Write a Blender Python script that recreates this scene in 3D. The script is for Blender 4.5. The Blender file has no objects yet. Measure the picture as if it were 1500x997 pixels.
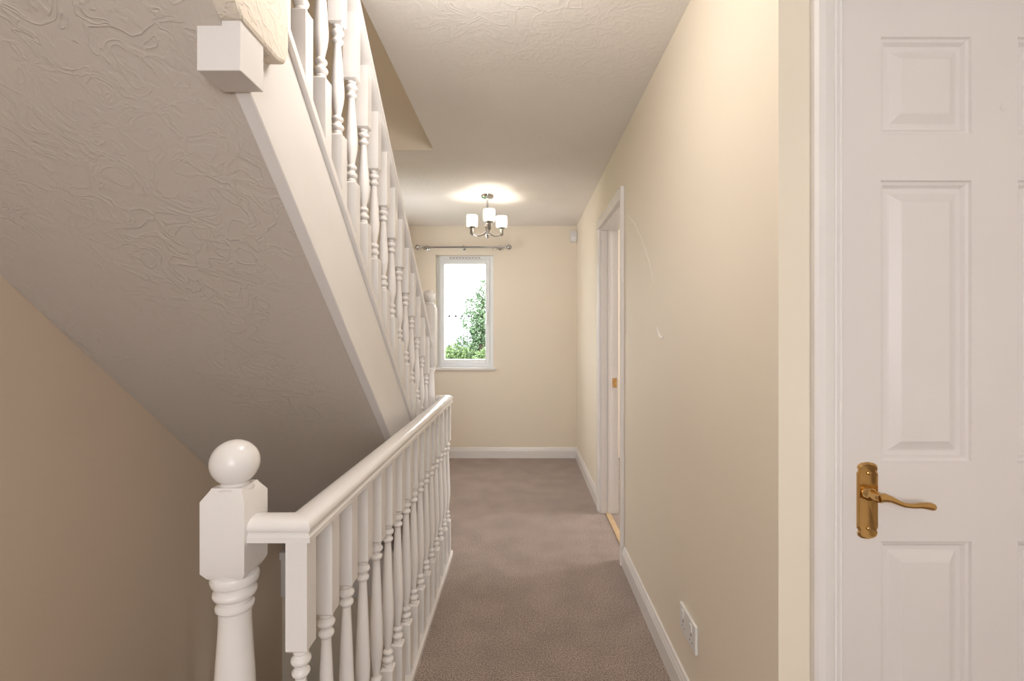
import bpy, math, random
from mathutils import Vector, Matrix
random.seed(7)
scene = bpy.context.scene
COL = scene.collection

# ------------------------------------------------------------------ materials
def base_mat(name, color, rough=0.5, metallic=0.0, spec=0.5):
    m = bpy.data.materials.new(name); m.use_nodes = True
    nt = m.node_tree; b = nt.nodes["Principled BSDF"]
    b.inputs["Base Color"].default_value = (*color, 1)
    b.inputs["Roughness"].default_value = rough
    b.inputs["Metallic"].default_value = metallic
    b.inputs["Specular IOR Level"].default_value = spec
    return m, nt, b

def noise_mat(name, c1, c2, scale=8, detail=4, rough=0.5, bump=0.0, bscale=200, dist=0.001, metallic=0.0, spec=0.5, distortion=0.0):
    m, nt, b = base_mat(name, c1, rough, metallic, spec)
    tc = nt.nodes.new("ShaderNodeTexCoord")
    n = nt.nodes.new("ShaderNodeTexNoise"); n.inputs["Scale"].default_value = scale; n.inputs["Detail"].default_value = detail
    n.inputs["Distortion"].default_value = distortion
    r = nt.nodes.new("ShaderNodeValToRGB")
    r.color_ramp.elements[0].position = 0.3; r.color_ramp.elements[0].color = (*c1, 1)
    r.color_ramp.elements[1].position = 0.7; r.color_ramp.elements[1].color = (*c2, 1)
    nt.links.new(tc.outputs["Object"], n.inputs["Vector"])
    nt.links.new(n.outputs["Fac"], r.inputs["Fac"]); nt.links.new(r.outputs["Color"], b.inputs["Base Color"])
    if bump > 0:
        n2 = nt.nodes.new("ShaderNodeTexNoise"); n2.inputs["Scale"].default_value = bscale; n2.inputs["Detail"].default_value = 3
        bp = nt.nodes.new("ShaderNodeBump"); bp.inputs["Strength"].default_value = bump; bp.inputs["Distance"].default_value = dist
        nt.links.new(tc.outputs["Object"], n2.inputs["Vector"])
        nt.links.new(n2.outputs["Fac"], bp.inputs["Height"]); nt.links.new(bp.outputs["Normal"], b.inputs["Normal"])
    return m

def artex_mat(name, c1, c2, strength=0.6, scale=6.0, dist=0.004):
    m, nt, b = base_mat(name, c1, 0.75)
    b.inputs["Specular IOR Level"].default_value = 0.25
    tc = nt.nodes.new("ShaderNodeTexCoord")
    n = nt.nodes.new("ShaderNodeTexNoise"); n.inputs["Scale"].default_value = scale
    n.inputs["Detail"].default_value = 3; n.inputs["Distortion"].default_value = 1.6
    r = nt.nodes.new("ShaderNodeValToRGB")
    r.color_ramp.interpolation = 'B_SPLINE'
    e = r.color_ramp.elements
    e[0].position = 0.40; e[0].color = (.2, .2, .2, 1); e[1].position = 0.62; e[1].color = (0.35, .35, .35, 1)
    x = e.new(0.46); x.color = (0.3, .3, .3, 1)
    x = e.new(0.50); x.color = (.9, .9, .9, 1)
    x = e.new(0.53); x.color = (0.25, .25, .25, 1)
    n3 = nt.nodes.new("ShaderNodeTexNoise"); n3.inputs["Scale"].default_value = 50; n3.inputs["Detail"].default_value = 3; n3.inputs["Distortion"].default_value = .8
    ad = nt.nodes.new("ShaderNodeMath"); ad.operation = 'MULTIPLY_ADD'; ad.inputs[1].default_value = 0.6
    # patchiness: the brushed relief fades in and out over the board
    n4 = nt.nodes.new("ShaderNodeTexNoise"); n4.inputs["Scale"].default_value = 2.3; n4.inputs["Detail"].default_value = 1
    mr = nt.nodes.new("ShaderNodeMapRange"); mr.inputs[1].default_value = .36; mr.inputs[2].default_value = .64; mr.inputs[3].default_value = .35; mr.inputs[4].default_value = 1.0
    mu = nt.nodes.new("ShaderNodeMath"); mu.operation = 'MULTIPLY'
    nt.links.new(tc.outputs["Object"], n.inputs["Vector"]); nt.links.new(tc.outputs["Object"], n3.inputs["Vector"]); nt.links.new(tc.outputs["Object"], n4.inputs["Vector"])
    nt.links.new(n.outputs["Fac"], r.inputs["Fac"]); nt.links.new(n4.outputs["Fac"], mr.inputs[0])
    nt.links.new(r.outputs["Color"], mu.inputs[0]); nt.links.new(mr.outputs[0], mu.inputs[1])
    nt.links.new(n3.outputs["Fac"], ad.inputs[0]); nt.links.new(mu.outputs[0], ad.inputs[2])
    bp = nt.nodes.new("ShaderNodeBump"); bp.inputs["Strength"].default_value = strength; bp.inputs["Distance"].default_value = dist
    nt.links.new(ad.outputs[0], bp.inputs["Height"]); nt.links.new(bp.outputs["Normal"], b.inputs["Normal"])
    n2 = nt.nodes.new("ShaderNodeTexNoise"); n2.inputs["Scale"].default_value = 2.0
    r2 = nt.nodes.new("ShaderNodeValToRGB")
    r2.color_ramp.elements[0].position = .35; r2.color_ramp.elements[0].color = (*c1, 1)
    r2.color_ramp.elements[1].position = .65; r2.color_ramp.elements[1].color = (*c2, 1)
    nt.links.new(tc.outputs["Object"], n2.inputs["Vector"]); nt.links.new(n2.outputs["Fac"], r2.inputs["Fac"])
    nt.links.new(r2.outputs["Color"], b.inputs["Base Color"])
    return m

M_WALL = noise_mat("cream_emulsion", (.85, .768, .64), (.87, .788, .66), scale=1.5, rough=.6, bump=.15, bscale=120, dist=.001, spec=.3)
M_WALLL = noise_mat("shaded_cream_emulsion", (.72, .59, .46), (.74, .61, .48), scale=1.5, rough=.65, bump=.15, bscale=120, dist=.001, spec=.25)  # left wall: shade and warm bounced light put into the paint colour
M_CEIL = artex_mat("ceiling_artex", (.84, .80, .76), (.87, .83, .79), .5, 9.0, .004)
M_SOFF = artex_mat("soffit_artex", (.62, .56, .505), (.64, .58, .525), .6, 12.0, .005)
M_PLAS = artex_mat("plaster_cream", (.78, .70, .60), (.80, .72, .62), .8, 11.0, .005)
M_WHITE = noise_mat("white_gloss_paint", (.84, .81, .79), (.86, .83, .81), scale=6, rough=.22, bump=.08, bscale=60, dist=.0008)
M_DOOR = noise_mat("white_satin_paint", (.79, .74, .72), (.81, .76, .74), scale=5, rough=.35, bump=.12, bscale=90, dist=.0006)
M_UPVC = noise_mat("white_upvc", (.84, .86, .88), (.85, .87, .89), scale=5, rough=.25)
M_PLASTIC = noise_mat("white_plastic", (.84, .83, .81), (.86, .85, .83), scale=5, rough=.3)
M_DARK = noise_mat("dark_recess", (.05, .05, .05), (.07, .07, .07), rough=.6)
M_BRASS = noise_mat("polished_brass", (.58, .37, .15), (.66, .43, .18), scale=30, rough=.14, metallic=1)
M_CHROME = noise_mat("chrome", (.50, .50, .50), (.56, .56, .56), scale=30, rough=.12, metallic=1)
M_IRON = noise_mat("grey_iron", (.16, .17, .18), (.22, .23, .24), scale=30, rough=.6)
M_LEAF = noise_mat("leaves_green", (.08, .14, .07), (.16, .245, .135), scale=3, rough=.7)
M_LEAF2 = noise_mat("shrub_leaves", (.09, .145, .05), (.17, .25, .10), scale=3, rough=.7)
M_BARK = noise_mat("bark", (.06, .045, .035), (.1, .08, .06), scale=20, rough=.9)
M_LAWN = noise_mat("lawn", (.05, .09, .03), (.09, .14, .05), scale=3, rough=.9)
M_WOODST = noise_mat("light_oak", (.60, .42, .24), (.66, .48, .28), scale=20, rough=.4)
M_SCUFF = noise_mat("bare_plaster", (.9, .88, .84), (.92, .9, .87), scale=20, rough=.6)

# carpet
M_CARPET, nt, b = base_mat("taupe_carpet", (.3, .24, .2), .95, 0, .1)
b.inputs["Sheen Weight"].default_value = .3
tc = nt.nodes.new("ShaderNodeTexCoord")
n1 = nt.nodes.new("ShaderNodeTexNoise"); n1.inputs["Scale"].default_value = 190; n1.inputs["Detail"].default_value = 5
n2 = nt.nodes.new("ShaderNodeTexNoise"); n2.inputs["Scale"].default_value = 6; n2.inputs["Detail"].default_value = 8
r1 = nt.nodes.new("ShaderNodeValToRGB")
r1.color_ramp.elements[0].position = .34; r1.color_ramp.elements[0].color = (.17, .122, .098, 1)
r1.color_ramp.elements[1].position = .66; r1.color_ramp.elements[1].color = (.57, .45, .385, 1)
r2 = nt.nodes.new("ShaderNodeValToRGB")
r2.color_ramp.elements[0].position = .35; r2.color_ramp.elements[0].color = (.84, .84, .84, 1)
r2.color_ramp.elements[1].position = .65; r2.color_ramp.elements[1].color = (1, 1, 1, 1)
mx = nt.nodes.new("ShaderNodeMix"); mx.data_type = 'RGBA'; mx.blend_type = 'MULTIPLY'; mx.inputs[0].default_value = 1
bp = nt.nodes.new("ShaderNodeBump"); bp.inputs["Strength"].default_value = .8; bp.inputs["Distance"].default_value = .004
for n in (n1, n2): nt.links.new(tc.outputs["Object"], n.inputs["Vector"])
nt.links.new(n1.outputs["Fac"], r1.inputs["Fac"]); nt.links.new(n2.outputs["Fac"], r2.inputs["Fac"])
nt.links.new(r1.outputs["Color"], mx.inputs[6]); nt.links.new(r2.outputs["Color"], mx.inputs[7])
nt.links.new(mx.outputs[2], b.inputs["Base Color"])
nt.links.new(n1.outputs["Fac"], bp.inputs["Height"]); nt.links.new(bp.outputs["Normal"], b.inputs["Normal"])

def glass_mat(name, tint, gl=0.08):
    m = bpy.data.materials.new(name); m.use_nodes = True
    nt = m.node_tree; nt.nodes.clear()
    o = nt.nodes.new("ShaderNodeOutputMaterial"); t = nt.nodes.new("ShaderNodeBsdfTransparent"); t.inputs[0].default_value = (*tint, 1)
    g = nt.nodes.new("ShaderNodeBsdfGlossy"); g.inputs["Roughness"].default_value = .05
    x = nt.nodes.new("ShaderNodeMixShader"); x.inputs[0].default_value = gl
    nt.links.new(t.outputs[0], x.inputs[1]); nt.links.new(g.outputs[0], x.inputs[2]); nt.links.new(x.outputs[0], o.inputs[0])
    return m
M_GLASS = glass_mat("window_glass", (.98, .99, .99), .04)
M_SHADE = bpy.data.materials.new("frosted_crystal_shade"); M_SHADE.use_nodes = True
nt = M_SHADE.node_tree; nt.nodes.clear()
o = nt.nodes.new("ShaderNodeOutputMaterial"); t = nt.nodes.new("ShaderNodeBsdfTransparent"); tr = nt.nodes.new("ShaderNodeBsdfTranslucent")
gl = nt.nodes.new("ShaderNodeBsdfGlossy"); gl.inputs["Roughness"].default_value = .1
x1 = nt.nodes.new("ShaderNodeMixShader"); x2 = nt.nodes.new("ShaderNodeMixShader"); x1.inputs[0].default_value = .45; x2.inputs[0].default_value = .15
t.inputs[0].default_value = (.95, .93, .9, 1); tr.inputs[0].default_value = (.95, .93, .9, 1)
nt.links.new(t.outputs[0], x1.inputs[1]); nt.links.new(tr.outputs[0], x1.inputs[2]); nt.links.new(x1.outputs[0], x2.inputs[1]); nt.links.new(gl.outputs[0], x2.inputs[2]); nt.links.new(x2.outputs[0], o.inputs[0])
def emis(name, c, s):
    m, nt, b = base_mat(name, c, .5)
    b.inputs["Emission Color"].default_value = (*c, 1); b.inputs["Emission Strength"].default_value = s
    return m
M_BULB = emis("lit_bulb", (1, .88, .7), 8)
M_FILL_DOME = emis("opal_fill_dome", (1, .93, .84), 2)  # glow for the added fill dome

# ------------------------------------------------------------------ mesh helpers
def box(x0, x1, y0, y1, z0, z1):
    v = [(x0, y0, z0), (x1, y0, z0), (x1, y1, z0), (x0, y1, z0), (x0, y0, z1), (x1, y0, z1), (x1, y1, z1), (x0, y1, z1)]
    f = [(0, 3, 2, 1), (4, 5, 6, 7), (0, 1, 5, 4), (1, 2, 6, 5), (2, 3, 7, 6), (3, 0, 4, 7)]
    return v, f

def prism(poly, axis, a0, a1):
    """poly 2D; axis x: poly=(y,z); axis z: poly=(x,y); axis y: poly=(x,z)"""
    def P(p, a):
        if axis == 'x': return (a, p[0], p[1])
        if axis == 'y': return (p[0], a, p[1])
        return (p[0], p[1], a)
    n = len(poly)
    v = [P(p, a0) for p in poly] + [P(p, a1) for p in poly]
    f = [tuple(range(n))[::-1], tuple(range(n, 2 * n))]
    for i in range(n):
        j = (i + 1) % n
        f.append((i, j, n + j, n + i))
    return v, f

def lathe(prof, cx=0, cy=0, seg=24, axis='z', c3=0):
    v = []; f = []
    for r, z in prof:
        for k in range(seg):
            a = 2 * math.pi * k / seg
            p = (r * math.cos(a), r * math.sin(a))
            if axis == 'z': v.append((cx + p[0], cy + p[1], z))
            elif axis == 'x': v.append((z, cx + p[0], cy + p[1]))
            else: v.append((cx + p[0], z, cy + p[1]))
    n = len(prof)
    for i in range(n - 1):
        for k in range(seg):
            l = (k + 1) % seg
            f.append((i * seg + k, i * seg + l, (i + 1) * seg + l, (i + 1) * seg + k))
    f.append(tuple(range(seg))[::-1]); f.append(tuple(range((n - 1) * seg, n * seg)))
    return v, f

def sweep(path, prof, closed=False):
    """path list of 3D pts; prof list of (u,v): u = to the right of travel (horizontal), v = up"""
    P = [Vector(p) for p in path]; n = len(P); v = []; f = []
    def nrm(a, b):
        d = (b - a); d.z = 0; d.normalize(); return Vector((d.y, -d.x, 0))
    for i in range(n):
        if i == 0: m = nrm(P[0], P[1])
        elif i == n - 1: m = nrm(P[-2], P[-1])
        else:
            a = nrm(P[i - 1], P[i]); b2 = nrm(P[i], P[i + 1]); m = (a + b2) / (1 + a.dot(b2))
        for u, w in prof:
            q = P[i] + m * u; v.append((q.x, q.y, q.z + w))
    k = len(prof)
    for i in range(n - 1):
        for j in range(k):
            l = (j + 1) % k
            f.append((i * k + j, i * k + l, (i + 1) * k + l, (i + 1) * k + j))
    f.append(tuple(range(k))[::-1]); f.append(tuple(range((n - 1) * k, n * k)))
    return v, f

def tube(pts, radii, seg=14):
    P = [Vector(p) for p in pts]; v = []; f = []; n = len(P)
    up = None
    for i in range(n):
        t = (P[min(i + 1, n - 1)] - P[max(i - 1, 0)]).normalized()
        if up is None:
            up = Vector((0, 0, 1)) if abs(t.z) < .9 else Vector((1, 0, 0))
        s = t.cross(up).normalized(); up = s.cross(t).normalized()
        r = radii[i] if hasattr(radii, '__len__') else radii
        for k in range(seg):
            a = 2 * math.pi * k / seg
            v.append(tuple(P[i] + s * r * math.cos(a) + up * r * math.sin(a)))
    for i in range(n - 1):
        for k in range(seg):
            l = (k + 1) % seg
            f.append((i * seg + k, i * seg + l, (i + 1) * seg + l, (i + 1) * seg + k))
    f.append(tuple(range(seg))[::-1]); f.append(tuple(range((n - 1) * seg, n * seg)))
    return v, f

import bmesh
def make_mesh(name, parts, smooth=False):
    V = []; F = []
    for v, f in parts:
        o = len(V); V += list(v); F += [tuple(i + o for i in q) for q in f]
    me = bpy.data.meshes.new(name); me.from_pydata(V, [], F); me.update()
    bm = bmesh.new(); bm.from_mesh(me); bmesh.ops.recalc_face_normals(bm, faces=bm.faces); bm.to_mesh(me); bm.free()
    if smooth:
        for p in me.polygons: p.use_smooth = True
        me.set_sharp_from_angle(angle=math.radians(38))
    return me

def obj(name, parts, mat, parent=None, smooth=False, bevel=0, data=None, loc=None):
    me = data if data else make_mesh(name, parts, smooth)
    if not data: me.materials.append(mat)
    ob = bpy.data.objects.new(name, me); COL.objects.link(ob)
    if parent: ob.parent = parent
    if loc: ob.location = loc
    if bevel:
        m = ob.modifiers.new("bevel", 'BEVEL'); m.width = bevel; m.segments = 2; m.limit_method = 'ANGLE'; m.angle_limit = math.radians(40)
    return ob

def empty(name, loc=(0, 0, 0)):
    e = bpy.data.objects.new(name, None); e.empty_display_size = .1; COL.objects.link(e); return e

# ------------------------------------------------------------------ key dimensions
H = 1.28; CEIL = 2.40
XL = -1.39; XR = .565; YF = 5.0; YB = -1.6; XRN = 2.0
YC = 1.066           # corner where the right wall meets the door wall
WX = -.46            # stairwell edge
WY0, WY1 = .99, 2.80
SX = -.524           # outer face of the upper flight string
def soff(y): return 2.567 - .877 * y

# ------------------------------------------------------------------ shell
obj("floor", [box(WX, XR + .12, WY0, YF, -.22, 0), box(XL, WX, WY1, YF, -.22, 0), box(XL, XRN, YB, WY0, -.22, 0),
              box(XR + .12, XRN, WY0, YC + .12, -.22, 0)], M_CARPET)
obj("floor_side_room", [box(XR + .12, 3.6, 1.6, YF, -.22, 0)], M_CARPET)
ly0, ly1, lz0, lz1 = 3.55, 4.25, 1.0, 2.05  # opening for the added fill window
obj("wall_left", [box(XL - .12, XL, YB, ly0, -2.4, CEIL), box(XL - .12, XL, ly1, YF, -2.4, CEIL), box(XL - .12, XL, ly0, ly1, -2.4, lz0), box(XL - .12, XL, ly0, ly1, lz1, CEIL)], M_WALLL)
wx0, wx1, wz0, wz1 = -.90, -.30, .93, 2.10
obj("wall_far", [box(XL - .12, wx0, YF, YF + .25, -.22, CEIL), box(wx1, 3.6, YF, YF + .25, -.22, CEIL),
                 box(wx0, wx1, YF, YF + .25, -.22, wz0), box(wx0, wx1, YF, YF + .25, wz1, CEIL)], M_WALL)
dy0, dy1, dz = 2.73, 3.47, 2.04
obj("wall_right", [box(XR, XR + .12, YC + .12, dy0, 0, CEIL), box(XR, XR + .12, dy1, YF, 0, CEIL), box(XR, XR + .12, dy0, dy1, dz, CEIL)], M_WALL)
D1X0, D1X1 = .690, 1.437
obj("wall_door_side", [box(XR, D1X0, YC, YC + .12, 0, CEIL), box(D1X1, XRN, YC, YC + .12, 0, CEIL), box(D1X0, D1X1, YC, YC + .12, 2.07, CEIL)], M_WALL)
obj("wall_right_near", [box(XRN, XRN + .12, YB, YC + .12, 0, CEIL)], M_WALL)
bx0, bx1, bz0, bz1 = -.5, .9, .9, 2.1
obj("wall_back", [box(XL, bx0, YB - .2, YB, -.22, CEIL), box(bx1, XRN + .12, YB - .2, YB, -.22, CEIL), box(bx0, bx1, YB - .2, YB, -.22, bz0), box(bx0, bx1, YB - .2, YB, bz1, CEIL)], M_WALL)
OX, OY0, OY1 = -.54, .17, 2.95
obj("ceiling", [box(OX, XRN, YB, YF, CEIL, CEIL + .22), box(XL, OX, OY1, YF, CEIL, CEIL + .22), box(XL, OX, YB, OY0, CEIL, CEIL + .22)], M_CEIL)
sy0, sy1 = 2.6, 4.2
obj("wall_side_room", [box(3.6, 3.72, 1.6, sy0, 0, CEIL), box(3.6, 3.72, sy1, YF + .25, 0, CEIL), box(3.6, 3.72, sy0, sy1, 0, .9), box(3.6, 3.72, sy0, sy1, 2.15, CEIL),
                       box(XR + .12, 3.6, 1.48, 1.6, 0, CEIL)], M_WALL)
obj("ceiling_side_room", [box(XRN, 3.72, 1.48, YF + .25, CEIL, CEIL + .22)], M_CEIL)
obj("wall_upstairs", [box(XL, OX, OY1 - .006, OY1, CEIL, CEIL + .22), box(XL, 2.0, OY1 - .006, OY1 + .12, CEIL + .22, 5.0), box(1.5, 1.62, YB, OY1, CEIL + .22, 5.0), box(XL, 1.5, YB - .12, YB, CEIL + .22, 5.0),
                      box(XL - .12, XL, YB, OY1 + .12, CEIL, 5.0)], M_WALL)
obj("ceiling_upstairs", [box(XL - .12, 1.62, YB - .12, OY1 + .12, 5.0, 5.1)], M_CEIL)
obj("wall_stairwell_far", [box(XL, WX + .1, WY1, WY1 + .1, -2.4, -.22)], M_WALL)
obj("wall_stairwell_side", [box(WX, WX + .1, WY0 + .0, WY1, -2.4, -.22)], M_WALL)
obj("floor_lower", [box(XL, WX + .1, .5, WY1 + .1, -2.5, -2.4)], M_CARPET)
obj("wall_stairwell_near", [box(XL, WX + .1, WY0 - .1, WY0, -2.4, -.22)], M_WALL)

obj("trim_stairwell_far", [box(XL, WX, WY1 - .018, WY1, -.235, -.015), box(XL, WX - .0, WY1 - .035, WY1 + .0, -.015, .03)], M_WHITE, bevel=.003)
obj("trim_stairwell_side", [box(WX - .016, WX, WY0 + .002, WY1 - .036, -.235, .0)], M_WHITE)

# ------------------------------------------------------------------ baseboards
bb = [(0, 0), (.016, 0), (.016, .075), (.013, .083), (.013, .088), (.009, .098), (.007, .108), (0, .11)]
obj("baseboard_right", [sweep([(XR, dy0 - .066, 0), (XR, YC, 0), (XR + .05, YC, 0)], bb)], M_WHITE)
obj("baseboard_far", [sweep([(XL, 3.1, 0), (XL, YF, 0), (XR, YF, 0), (XR, dy1 + .066, 0)], bb)], M_WHITE)
obj("baseboard_near", [sweep([(D1X1 + .07, YC, 0), (XRN, YC, 0), (XRN, YB, 0), (XL, YB, 0), (XL, WY0, 0)], bb)], M_WHITE)

# ------------------------------------------------------------------ door builder
def panel_door(name, parent):
    xs = [0, .10, .305, .408, .613, .713]; zs = [0, .225, .807, .984, 1.62, 1.724, 1.943, 2.035]
    V = []; F = []
    def quad(a, b, c, d):
        o = len(V); V.extend([a, b, c, d]); F.append((o, o + 1, o + 2, o + 3))
    for side in (0, 1):
        def Y(d): return d if side == 0 else .04 - d
        for i in range(5):
            for j in range(7):
                x0, x1, z0, z1 = xs[i], xs[i + 1], zs[j], zs[j + 1]
                if i in (1, 3) and j in (1, 3, 5):
                    loops = [(0, 0), (.003, .005), (.009, .007), (.015, .014), (.024, .0145), (.028, .0135), (.046, .003), (.049, .002)]
                    for (o0, d0), (o1, d1) in zip(loops[:-1], loops[1:]):
                        A = [(x0 + o0, Y(d0), z0 + o0), (x1 - o0, Y(d0), z0 + o0), (x1 - o0, Y(d0), z1 - o0), (x0 + o0, Y(d0), z1 - o0)]
                        B = [(x0 + o1, Y(d1), z0 + o1), (x1 - o1, Y(d1), z0 + o1), (x1 - o1, Y(d1), z1 - o1), (x0 + o1, Y(d1), z1 - o1)]
                        for k in range(4):
                            l = (k + 1) % 4
                            quad(A[k], A[l], B[l], B[k])
                    quad(*B)
                else:
                    quad((x0, Y(0), z0), (x1, Y(0), z0), (x1, Y(0), z1), (x0, Y(0), z1))
    W, T = .713, 2.035
    quad((0, 0, 0), (0, .04, 0), (0, .04, T), (0, 0, T)); quad((W, 0, 0), (W, .04, 0), (W, .04, T), (W, 0, T))
    quad((0, 0, T), (W, 0, T), (W, .04, T), (0, .04, T)); quad((0, 0, 0), (W, 0, 0), (W, .04, 0), (0, .04, 0))
    me = bpy.data.meshes.new(name); me.from_pydata(V, [], F)
    bm = bmesh.new(); bm.from_mesh(me); bmesh.ops.remove_doubles(bm, verts=bm.verts, dist=1e-5)
    bmesh.ops.recalc_face_normals(bm, faces=bm.faces); bm.to_mesh(me); bm.free()
    me.materials.append(M_DOOR)
    ob = bpy.data.objects.new(name, me); COL.objects.link(ob); ob.parent = parent
    return ob

def handle(parent, cx, cz, yf, flip=1):
    """scroll lever handle on a long shaped plate; front is -Y, plate centre (cx, cz)"""
    w, h = .0235, .085
    half = [(w, -.058), (w * 1.0, -.062), (w * .86, -.066), (w * .86, -.070), (w * .96, -.073), (w * .9, -.079), (w * .6, -.084), (0, -.0865)]
    pts = [(w, .0)] + half
    lowleft = [(-x, z) for x, z in reversed(half[:-1])]
    pts += lowleft + [(-w, 0)]
    up = [(x, -z) for x, z in pts][::-1]
    outline = pts + [(x, z) for x, z in up if abs(z) > 1e-6]
    n = len(outline)
    def ring(s, y): return [(cx + x * s, y, cz + z * (1 - (1 - s) * .35)) for x, z in outline]
    V = ring(1, yf) + ring(1, yf - .003) + ring(.86, yf - .0065) + ring(.78, yf - .0055)
    F = []
    for a in range(3):
        for i in range(n):
            j = (i + 1) % n; F.append((a * n + i, a * n + j, (a + 1) * n + j, (a + 1) * n + i))
    F.append(tuple(range(3 * n, 4 * n)))
    obj("handle_plate", [(V, F)], M_BRASS, parent, smooth=True)
    lz = cz + .018
    obj("handle_boss", [lathe([(.0165, yf - .003), (.0165, yf - .010), (.012, yf - .016), (.010, yf - .022), (.012, yf - .034), (.009, yf - .045)], cx, lz, 20, 'y')], M_BRASS, parent, smooth=True)
    L = []; R = []
    ctrl = [(-.004, .0, .0100), (.01, 0.001, .0100), (.025, -.003, .0075), (.04, -.010, .006), (.055, -.0155, .0052), (.072, -.017, .0055), (.088, -.016, .0064), (.100, -.0165, .0078), (.110, -.018, .0088), (.117, -.020, .0075), (.121, -.021, .0035)]
    for x, z, r in ctrl:
        L.append((cx + flip * x, yf - .040, lz + z)); R.append(r)
    obj("handle_lever", [tube(L, R, 16)], M_BRASS, parent, smooth=True)
    obj("handle_screws", [lathe([(.004, yf - .0055), (.004, yf - .0075), (.002, yf - .0085)], cx, cz + s * .062, 12, 'y') for s in (1, -1)], M_BRASS, parent, smooth=True)

d1 = empty("door_1")
leaf = panel_door("leaf", d1); leaf.location = (.7075, 1.089, .006)
handle(d1, .776, .906, 1.089)
obj("hook_mark", [lathe([(.008, 1.089), (.0075, 1.0882), (.006, 1.088)], 1.083, 1.79, 16, 'y')], M_DOOR, d1)
obj("lining", [box(D1X0, .7045, YC - .001, YC + .12, 0, 2.07), box(1.4235, D1X1, YC - .001, YC + .12, 0, 2.07), box(.7045, 1.4235, YC - .001, YC + .12, 2.046, 2.07),
               box(.7045, .716, 1.130, 1.15, 0, 2.046), box(1.412, 1.4235, 1.130, 1.15, 0, 2.046)], M_WHITE, d1)
def arch_prof(x_in, x_out, yf):
    s = 1 if x_out > x_in else -1; w = abs(x_out - x_in)
    pr = [(0, 0), (0, .009), (.004, .013), (.009, .013), (.012, .008), (.016, .008), (.022, .013), (.034, .018), (.044, .021), (w - .006, .022), (w, .016), (w, 0)]
    return [(x_in + s * u, yf - d) for u, d in pr]
obj("architrave", [prism(arch_prof(.700, .634, YC - .001), 'z', 0, 2.115), prism(arch_prof(1.428, 1.494, YC - .001), 'z', 0, 2.115),
                   box(.634, 1.494, YC - .019, YC - .001, 2.055, 2.120)], M_WHITE, d1)

d2 = empty("door_2")
obj("lining", [box(XR - .001, XR + .121, dy0, dy0 + .022, 0, dz), box(XR - .001, XR + .121, dy1 - .022, dy1, 0, dz), box(XR - .001, XR + .121, dy0 + .022, dy1 - .022, dz - .022, dz),
               box(XR + .045, XR + .065, dy1 - .034, dy1 - .022, 0, dz - .022)], M_WHITE, d2, bevel=.001)
def apy(y_in, y_out):
    return [(XR - .001 - (YC - .001 - q[1]), q[0]) for q in arch_prof(y_in, y_out, YC - .001)]
obj("architrave", [prism(apy(dy0 + .008, dy0 - .058), 'z', 0, dz + .055), prism(apy(dy1 - .008, dy1 + .058), 'z', 0, dz + .055),
                   box(XR - .023, XR - .001, dy0 - .059, dy1 + .059, dz - .008, dz + .058)], M_WHITE, d2)
obj("strike_plate", [box(XR + .078, XR + .110, dy1 - .0245, dy1 - .022, .90, .965), lathe([(.008, dy1 - .0245), (.009, dy1 - .034), (.006, dy1 - .038)], XR + .09, .932, 14, 'y')], M_BRASS, d2)
obj("threshold_strip", [box(XR + .03, XR + .065, dy0 + .022, dy1 - .022, 0, .006)], M_WOODST, d2)
leaf2 = panel_door("leaf", d2); leaf2.location = (XR + .13, dy0 - .035, .006)

# ------------------------------------------------------------------ spindles and newels
def spindle_mesh(name, length, top_block, bot_block, s=.0205):
    a = bot_block; b = length - top_block
    def sqblock(z0, z1, cham_top, cham_bot):
        c = .006; v = []; f = []
        rings = []
        if cham_bot: rings += [(s * .72, z0), (s, z0 + c)]
        else: rings += [(s, z0)]
        if cham_top: rings += [(s, z1 - c), (s * .72, z1)]
        else: rings += [(s, z1)]
        for r, z in rings: v += [(-r, -r, z), (r, -r, z), (r, r, z), (-r, r, z)]
        for i in range(len(rings) - 1):
            for k in range(4):
                l = (k + 1) % 4; f.append((i * 4 + k, i * 4 + l, i * 4 + 4 + l, i * 4 + 4 + k))
        f.append((0, 3, 2, 1)); m = 4 * (len(rings) - 1); f.append((m, m + 1, m + 2, m + 3))
        return v, f
    L = b - a
    pr = [(.014, 0), (.0145, .006), (.0115, .010), (.0175, .016), (.019, .021), (.0175, .026), (.012, .031), (.0115, .036), (.016, .041), (.017, .045), (.016, .049), (.0105, .055), (.0105, .060)]
    lo = [(r, a + z) for r, z in pr]
    t = L - .12
    mid = [(.0135, .03), (.0165, .06), (.019, .10), (.0195, .135), (.0185, .18), (.016, .26), (.0135, .34)]
    midp = [(r, a + .06 + z * t / .42) for r, z in mid]
    hi = [(r, b - z) for i, (r, z) in enumerate(reversed(pr))]
    prof = lo + midp + hi
    me = make_mesh(name, [sqblock(0, a, True, False), sqblock(b, length, False, True), lathe(prof, 0, 0, 20)], smooth=True)
    me.materials.append(M_WHITE)
    return me

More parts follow.
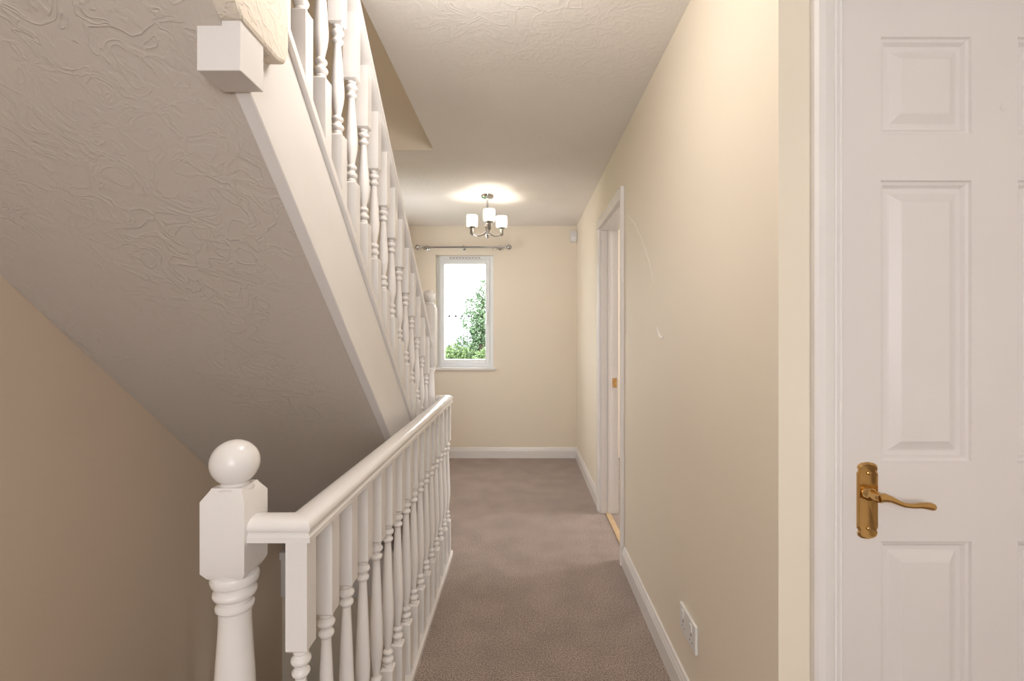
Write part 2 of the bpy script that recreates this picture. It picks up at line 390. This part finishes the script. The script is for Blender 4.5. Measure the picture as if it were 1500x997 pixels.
def newel_parts(cx, cy, s, segs, ball=None):
    parts = []
    for g in segs:
        if g[0] == 'b':
            _, z0, z1, cb, ct = g
            rings = []
            rings += [(s * .80, z0), (s, z0 + .014)] if cb else [(s, z0)]
            rings += [(s, z1 - .022), (s * .72, z1 - .004), (s * .68, z1)] if ct else [(s, z1)]
            v = []; f = []
            for r, z in rings: v += [(cx - r, cy - r, z), (cx + r, cy - r, z), (cx + r, cy + r, z), (cx - r, cy + r, z)]
            for i in range(len(rings) - 1):
                for k in range(4):
                    l = (k + 1) % 4; f.append((i * 4 + k, i * 4 + l, i * 4 + 4 + l, i * 4 + 4 + k))
            f.append((0, 3, 2, 1)); m = 4 * (len(rings) - 1); f.append((m, m + 1, m + 2, m + 3))
            parts.append((v, f))
        else:
            parts.append(lathe(g[1], cx, cy, 40))
    if ball:
        zc, r = ball
        pr = [(.030, zc - r - .012), (.034, zc - r - .008), (.034, zc - r - .003), (.026, zc - r + .002), (.022, zc - r + .006)]
        pr2 = []
        for i in range(19):
            a = -math.pi / 2 + .5 + (math.pi - .5) * i / 18
            pr2.append((max(r * math.cos(a), .0004), zc + r * math.sin(a)))
        parts.append(lathe(pr + pr2, cx, cy, 40))
    return parts

ban = empty("landing_banister")
RT = .93
rail_prof_c = [(-.030, -.030), (-.030, -.020), (-.0265, -.016), (-.0265, -.012), (-.030, -.008), (-.0305, -.003), (-.028, .003), (-.022, .009), (-.012, .0125), (0, .0135),
               (.012, .0125), (.022, .009), (.028, .003), (.0305, -.003), (.030, -.008), (.0265, -.012), (.0265, -.016), (.030, -.020), (.030, -.030), (.02, -.033), (-.02, -.033)]
rp = [(u, w + RT - .0135) for u, w in rail_prof_c]
obj("handrail", [sweep([(-.522, .940, 0), (-.43, .940, 0), (-.43, 2.765, 0), (-.49, 2.765, 0)], rp)], M_WHITE, ban, smooth=True)
obj("base_rail", [sweep([(-.43, .905, 0), (-.43, 2.80, 0)], [(-.030, 0), (-.030, .022), (-.022, .032), (.022, .032), (.030, .022), (.030, 0)])], M_WHITE, ban)
sp = spindle_mesh("spindle", RT - .047 + .002 - .030, .215, .19)
n = 16
for i in range(n):
    y = .94 + (2.762 - .94) * i / (n - 1)
    obj("spindle_%d" % (i + 1), None, None, ban, data=sp, loc=(-.43, y, .030))
nx, ny = -.560, .943
turn = [(.030, .822), (.041, .816), (.0435, .808), (.041, .799), (.034, .794), (.033, .789), (.038, .784), (.039, .778), (.036, .772), (.030, .768), (.029, .760), (.034, .755), (.034, .750), (.029, .744),
        (.0285, .725), (.031, .68), (.035, .62), (.0375, .55), (.0385, .48), (.036, .42), (.030, .375), (.028, .36), (.036, .352), (.038, .344), (.034, .336), (.030, .33), (.030, .318)]
obj("newel_post", newel_parts(nx, ny, .0415, [('b', .001, .32, False, True), ('l', turn), ('b', .818, .988, True, True)], ball=(1.030, .044)), M_WHITE, ban, smooth=True)

# ------------------------------------------------------------------ upper staircase
st = empty("staircase")
ys0, ys1 = .19, 2.93
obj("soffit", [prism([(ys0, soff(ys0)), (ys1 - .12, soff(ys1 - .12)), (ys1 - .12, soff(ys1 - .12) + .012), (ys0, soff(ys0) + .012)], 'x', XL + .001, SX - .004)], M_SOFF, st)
def strtop(y): return soff(y) + .30
obj("string", [prism([(.90, soff(.90) - .004), (2.765, soff(2.765) - .004), (2.765, strtop(2.765)), (.90, strtop(.90))], 'x', SX - .032, SX)], M_WHITE, st, bevel=.003)
obj("string_cap", [prism([(.90, strtop(.90)), (2.765, strtop(2.765)), (2.765, strtop(2.765) + .028), (.90, strtop(.90) + .028)], 'x', SX - .044, SX + .012)], M_WHITE, st, bevel=.003)
tr = []
for k in range(1, 14):
    y = 3.01 - .228 * (k - 1); z = .2 * k
    lo = 0.001 if k == 1 else .2 * (k - 1) + .001
    tr.append(box(XL + .002, SX - .034, max(y - .235, .0), y + .015, z - .025, z))
    tr.append(box(XL + .002, SX - .034, y - .012, y, lo, z - .025))
obj("steps", tr, M_CARPET, st, bevel=.004)
RH = .80
rpr = [(u, w * 1.33) for u, w in rail_prof_c]
y0, y1 = .925, 2.762
obj("handrail", [sweep([(-.54, y0, strtop(y0) + RH), (-.54, y1, strtop(y1) + RH)], rpr)], M_WHITE, st, smooth=True)
sp2 = spindle_mesh("stair_spindle", RH - .028 - .035, .21, .21)
k = 0; y = 2.695
while y > 1.0:
    k += 1
    obj("spindle_%d" % k, None, None, st, data=sp2, loc=(-.54, y, strtop(y) + .024)); y -= .1165
tn = [(.030, .60), (.039, .607), (.039, .617), (.032, .624), (.030, .64), (.036, .75), (.037, .82), (.031, 1.0), (.029, 1.06), (.036, 1.07), (.038, 1.078), (.034, 1.086), (.030, 1.094)]
obj("newel_post_bottom", newel_parts(-.54, 2.805, .040, [('b', 0, .605, False, True), ('l', tn), ('b', 1.09, 1.455, True, True)], ball=(1.498, .038)), M_WHITE, st, smooth=True)
obj("newel_post_top", newel_parts(-.534, .8885, .0385, [('b', 1.743, 3.05, False, True)], ball=(3.1, .04)), M_WHITE, st, bevel=.0015)
obj("bulkhead_plaster", [prism([(.19, 2.399), (1.02, 2.399), (1.018, 1.87), (1.005, 1.838), (.97, 1.828), (.845, soff(.845) + .004)], 'x', SX - .02, -.490)], M_PLAS, st, bevel=.008)

lf = empty("lower_staircase")
tr = []
for k in range(1, 9):
    ya = WY0 + .012 + .222 * (k - 1); z = -.2 * k
    tr.append(box(XL + .002, WX - .018, ya, min(ya + .24, 2.78), z - .03, z)); tr.append(box(XL + .002, WX - .018, ya + .0, ya + .015, z, z + .17))
obj("steps", tr, M_CARPET, lf)

# ------------------------------------------------------------------ window 1
w1 = empty("window_1")
fy = YF + .07
def frame(x0, x1, z0, z1, w, ya, yb):
    return [box(x0, x0 + w, ya, yb, z0, z1), box(x1 - w, x1, ya, yb, z0, z1), box(x0 + w, x1 - w, ya, yb, z0, z0 + w), box(x0 + w, x1 - w, ya, yb, z1 - w, z1)]
def framex(y0, y1, z0, z1, w, xa, xb):
    m = (y0 + y1) / 2
    return [box(xa, xb, y0, y0 + w, z0, z1), box(xa, xb, y1 - w, y1, z0, z1), box(xa, xb, y0 + w, y1 - w, z0, z0 + w), box(xa, xb, y0 + w, y1 - w, z1 - w, z1), box(xa, xb, m - w / 2, m + w / 2, z0 + w, z1 - w)]
obj("frame", frame(wx0, wx1, wz0, wz1, .045, fy, fy + .07), M_UPVC, w1, bevel=.003)
obj("sash", frame(wx0 + .043, wx1 - .043, wz0 + .043, wz1 - .043, .042, fy - .012, fy + .05), M_UPVC, w1, bevel=.004)
obj("glass", [box(wx0 + .08, wx1 - .08, fy + .02, fy + .026, wz0 + .08, wz1 - .08)], M_GLASS, w1)
obj("trickle_vent", [box(wx0 + .12, wx1 - .12, fy - .012, fy, wz1 - .036, wz1 - .014)] , M_PLASTIC, w1, bevel=.003)
obj("vent_slots", [box(wx0 + .14 + i * .033, wx0 + .16 + i * .033, fy - .014, fy - .0119, wz1 - .028, wz1 - .022) for i in range(10)], M_DARK, w1)
obj("sash_handle", [box(wx1 - .078, wx1 - .055, fy - .022, fy - .012, 1.45, 1.50), box(wx1 - .073, wx1 - .060, fy - .034, fy - .022, 1.38, 1.49)], M_PLASTIC, w1, bevel=.003)
obj("sill", [box(wx0 - .025, wx1 + .025, YF - .03, YF - .0005, wz0 - .022, wz0 + .002), box(wx0 + .001, wx1 - .001, YF - .001, fy, wz0 - .001, wz0 + .002)], M_WHITE, w1, bevel=.002)

w2 = empty("window_2")
obj("frame", frame(bx0, bx1, bz0, bz1, .06, YB - .14, YB - .08) + [box((bx0 + bx1) / 2 - .03, (bx0 + bx1) / 2 + .03, YB - .14, YB - .08, bz0 + .06, bz1 - .06)], M_UPVC, w2)
w3 = empty("window_3")
obj("frame", framex(sy0, sy1, .9, 2.15, .06, 3.63, 3.69), M_UPVC, w3)
w4 = empty("fill_window")  # added window hidden behind the stairs, lets extra daylight into the passage
obj("frame", framex(ly0, ly1, lz0, lz1, .05, XL - .10, XL - .04), M_UPVC, w4)

# ------------------------------------------------------------------ curtain pole
cp = empty("curtain_pole")
pz, py = 2.165, YF - .07
parts = [lathe([(.0105, -1.03), (.0105, -.17)], py, pz, 16, 'x')]
for sx, sg in ((-1.03, -1), (-.17, 1)):
    parts.append(lathe([(.012, sx), (.015, sx + sg * .006), (.008, sx + sg * .012)] + [(max(.0005, .027 * math.sin(a)), sx + sg * (.036 - .027 * math.cos(a))) for a in [.3 + (math.pi - .3) * i / 10 for i in range(11)]], py, pz, 16, 'x'))
obj("pole", parts, M_CHROME, cp, smooth=True)
br = []
for bx in (-.97, -.60, -.23):
    br += [lathe([(.022, YF - .001), (.022, YF - .006), (.008, YF - .01), (.008, py)], bx, pz - .0, 14, 'y'), lathe([(.017, bx - .009), (.017, bx + .009)], py, pz, 16, 'x')]
obj("brackets", br, M_CHROME, cp, smooth=True)
rg = []
for rx in (-1.0, -.985, -.30, -.26, -.205, -.195):
    pts = [(rx, py + .019 * math.cos(a), pz - .008 + .019 * math.sin(a)) for a in [2 * math.pi * i / 16 for i in range(17)]]
    rg.append(tube(pts, .0025, 6))
obj("rings", rg, M_CHROME, cp, smooth=True)

# ------------------------------------------------------------------ chandelier
ch = empty("chandelier")
cx, cy = -.28, 3.89
obj("canopy", [lathe([(.052, 2.399), (.052, 2.385), (.046, 2.376), (.012, 2.370), (.007, 2.362)], cx, cy, 32)], M_CHROME, ch, smooth=True)
obj("stem", [lathe([(.008, 2.365), (.008, 2.16), (.018, 2.155), (.020, 2.135), (.013, 2.12), (.013, 2.085), (.020, 2.075), (.015, 2.06), (.004, 2.045)], cx, cy, 20)], M_CHROME, ch, smooth=True)
ang = [math.radians(a) for a in (-80, 38, 158)]
arms = []; cups = []; sh = []; bulbs = []
for a in ang:
    ca, sa = math.cos(a), math.sin(a)
    path = [(.01, 2.10), (.035, 2.085), (.07, 2.075), (.105, 2.082), (.130, 2.10), (.138, 2.125), (.139, 2.145)]
    arms.append(tube([(cx + r * ca, cy + r * sa, z) for r, z in path], .0075, 12))
    px, py2 = cx + .139 * ca, cy + .139 * sa
    cups.append(lathe([(.008, 2.085), (.017, 2.095), (.016, 2.14), (.030, 2.148), (.032, 2.153), (.01, 2.156)], px, py2, 20))
    sh.append(lathe([(.030, 2.153), (.043, 2.156), (.046, 2.165), (.046, 2.245), (.043, 2.245), (.043, 2.166), (.030, 2.157)], px, py2, 28))
    bulbs.append(lathe([(.008, 2.157), (.010, 2.165), (.016, 2.175), (.014, 2.185), (.006, 2.190)], px, py2, 16))
    l = bpy.data.lights.new("chandelier_bulb", 'POINT'); l.energy = 1.5; l.color = (1, .91, .79); l.shadow_soft_size = .012
    lo = bpy.data.objects.new("bulb_light", l); COL.objects.link(lo); lo.location = (px, py2, 2.200); lo.parent = ch
obj("arms", arms, M_CHROME, ch, smooth=True); obj("cups", cups, M_CHROME, ch, smooth=True)
obj("shades", sh, M_SHADE, ch, smooth=True); obj("bulbs", bulbs, M_BULB, ch, smooth=True)

# added fill light, out of view: flush dome above the near end of the passage
cl = empty("ceiling_fill_light")
DX, DY = -.12, 1.22
obj("base", [lathe([(.135, 2.399), (.135, 2.38), (.125, 2.375)], DX, DY, 32)], M_CHROME, cl, smooth=True)
obj("dome", [lathe([(.122 * math.cos(a), 2.378 - .05 * math.sin(a)) for a in [math.pi / 2 * i / 8 * .99 for i in range(9)]], DX, DY, 32)], M_FILL_DOME, cl, smooth=True)

# ------------------------------------------------------------------ socket, sensor
so = empty("wall_socket")
obj("plate", [box(XR - .011, XR - .0005, 1.55, 1.705, .248, .340)], M_PLASTIC, so, bevel=.003)
obj("rockers", [box(XR - .014, XR - .010, y, y + .016, .305, .328) for y in (1.580, 1.66)], M_PLASTIC, so, bevel=.001)
hs = []
for y in (1.588, 1.665):
    hs += [box(XR - .0118, XR - .0108, y - .002, y + .002, .288, .297), box(XR - .0118, XR - .0108, y - .013, y - .008, .270, .273), box(XR - .0118, XR - .0108, y + .008, y + .013, .270, .273)]
obj("pin_holes", hs, M_DARK, so)
se = empty("motion_sensor")
obj("body", [prism([(YF - .0002, 2.345), (YF - .035, 2.34), (YF - .050, 2.29), (YF - .038, 2.235), (YF - .0002, 2.22)], 'x', .495, .563)], M_PLASTIC, se, bevel=.006)
obj("lens", [prism([(YF - .045, 2.29), (YF - .054, 2.28), (YF - .050, 2.25), (YF - .040, 2.245)], 'x', .508, .550)], M_UPVC, se, bevel=.003)
obj("plaster_scuff", [tube([(XR, 2.58, 1.915), (XR, 2.44, 1.84), (XR, 2.286, 1.73), (XR, 2.15, 1.60), (XR, 2.08, 1.50)], [.0008, .0014, .0012, .0016, .0008], 6),
                      tube([(XR, 2.03, 1.31), (XR, 1.985, 1.272), (XR, 1.95, 1.262), (XR, 1.92, 1.275)], [.001, .006, .004, .001], 6)], M_SCUFF)

# ------------------------------------------------------------------ outdoors
obj("outdoor_ground", [box(-30, 30, 7.0, 60, .0, .2), box(-30, 30, 5.26, 7.0, -2.8, -2.6), box(-30, 30, 6.9, 7.0, -2.6, .0)], M_LAWN)
def leaves(c, rad, n, size):
    V = []; F = []
    for i in range(n):
        while True:
            p = Vector((random.uniform(-1, 1), random.uniform(-1, 1), random.uniform(-1, 1)))
            if .25 < p.length < 1: break
        bumpy = .8 + .2 * math.sin(7 * p.x + 3 * p.z) * math.cos(6 * p.z)
        q = Vector((c[0] + p.x * rad[0] * bumpy, c[1] + p.y * rad[1] * bumpy, c[2] + p.z * rad[2] * bumpy))
        a = Vector((random.gauss(0, 1), random.gauss(0, 1), random.gauss(0, 1))).normalized() * size
        b3 = a.cross(Vector((random.gauss(0, 1), random.gauss(0, 1), random.gauss(0, 1)))).normalized() * size * .5
        o = len(V); V += [tuple(q - a), tuple(q + b3), tuple(q + a), tuple(q - b3)]; F.append((o, o + 1, o + 2, o + 3))
    return V, F
te = empty("garden_tree")
obj("trunk", [tube([(-1.0, 12, .18), (-1.02, 12, .9), (-.98, 12, 1.5), (-1.0, 12, 2.2)], [.09, .075, .06, .03], 10)], M_BARK, te)
obj("foliage", [leaves((-1.05, 12, 1.6), (.62, .5, .85), 3300, .035), leaves((-.75, 12.1, 1.3), (.7, .5, .75), 3200, .035), leaves((-.8, 12, 2.25), (.46, .35, .55), 1700, .032), leaves((-1.4, 12, .95), (.4, .35, .4), 1300, .032)], M_LEAF, te)
hg = empty("garden_shrubs")
obj("foliage", [leaves((-1.6 + .3 * i, 9.5, .68 + .06 * math.sin(i * 2)), (.35, .3, .45), 1500, .032) for i in range(7)], M_LEAF2, hg)
obj("stems", [tube([(-1.6 + .3 * i, 9.5, .19), (-1.6 + .3 * i, 9.5, .7)], .02, 6) for i in range(7)], M_BARK, hg)
fe = empty("garden_fence")
obj("rails", [box(-3, -1.15, 10.5, 10.53, z, z + .035) for z in (1.0, 1.65)], M_IRON, fe)
obj("pickets", [box(-3 + .14 * i, -3 + .14 * i + .03, 10.5, 10.52, .2, 1.74) for i in range(14)], M_IRON, fe)

# ------------------------------------------------------------------ world & lights
w = bpy.data.worlds.new("overcast"); scene.world = w; w.use_nodes = True
bg = w.node_tree.nodes["Background"]; bg.inputs[0].default_value = (.98, .985, 1, 1); bg.inputs[1].default_value = 7.0

def area(name, loc, rot, sx, sy, portal=False, energy=10, col=(1, 1, 1)):
    l = bpy.data.lights.new(name, 'AREA'); l.shape = 'RECTANGLE'; l.size = sx; l.size_y = sy; l.energy = energy; l.color = col
    if portal: l.cycles.is_portal = True
    o = bpy.data.objects.new(name, l); COL.objects.link(o); o.location = loc; o.rotation_euler = rot; return o
R = math.radians
area("portal_window_1", ((wx0 + wx1) / 2, YF + .24, (wz0 + wz1) / 2), (R(-90), 0, 0), wx1 - wx0, wz1 - wz0, True)
area("portal_window_2", ((bx0 + bx1) / 2, YB - .19, (bz0 + bz1) / 2), (R(90), 0, 0), bx1 - bx0, bz1 - bz0, True)
area("portal_window_3", (3.71, (sy0 + sy1) / 2, 1.525), (0, R(90), 0), 1.25, sy1 - sy0, True)
area("portal_fill_window", (XL - .11, (ly0 + ly1) / 2, (lz0 + lz1) / 2), (0, R(-90), 0), lz1 - lz0, ly1 - ly0, True)  # portal for the added left-wall window
def point(name, loc, e, c, r=.08):
    l = bpy.data.lights.new(name, 'POINT'); l.energy = e; l.color = c; l.shadow_soft_size = r
    o = bpy.data.objects.new(name, l); COL.objects.link(o); o.location = loc; return o
pl = point("dome_fill", (DX, DY, 2.22), 9, (1, .94, .88), .09); pl.parent = cl  # point light of the added dome, fills the middle of the passage
point("side_room_fill", (2.2, 3.4, 2.1), 20, (1, .93, .86), .1)  # added fill, no fitting: brightens what comes through the doorway
point("upstairs_fill", (.9, 2.5, 4.5), 20, (1, .93, .86), .12)  # added fill, no fitting: placed to keep the shaft wall dim

# ------------------------------------------------------------------ camera
cam = bpy.data.cameras.new("camera"); co = bpy.data.objects.new("camera", cam); COL.objects.link(co)
co.location = (0, 0, H); co.rotation_euler = (R(90), 0, 0)
cam.sensor_width = 36; cam.lens = 17.0; cam.shift_x = -15 / 1500; cam.shift_y = -9.5 / 1500; cam.clip_start = .02
scene.camera = co
scene.view_settings.view_transform = 'Standard'
scene.view_settings.look = 'None'
scene.view_settings.exposure = 0.38
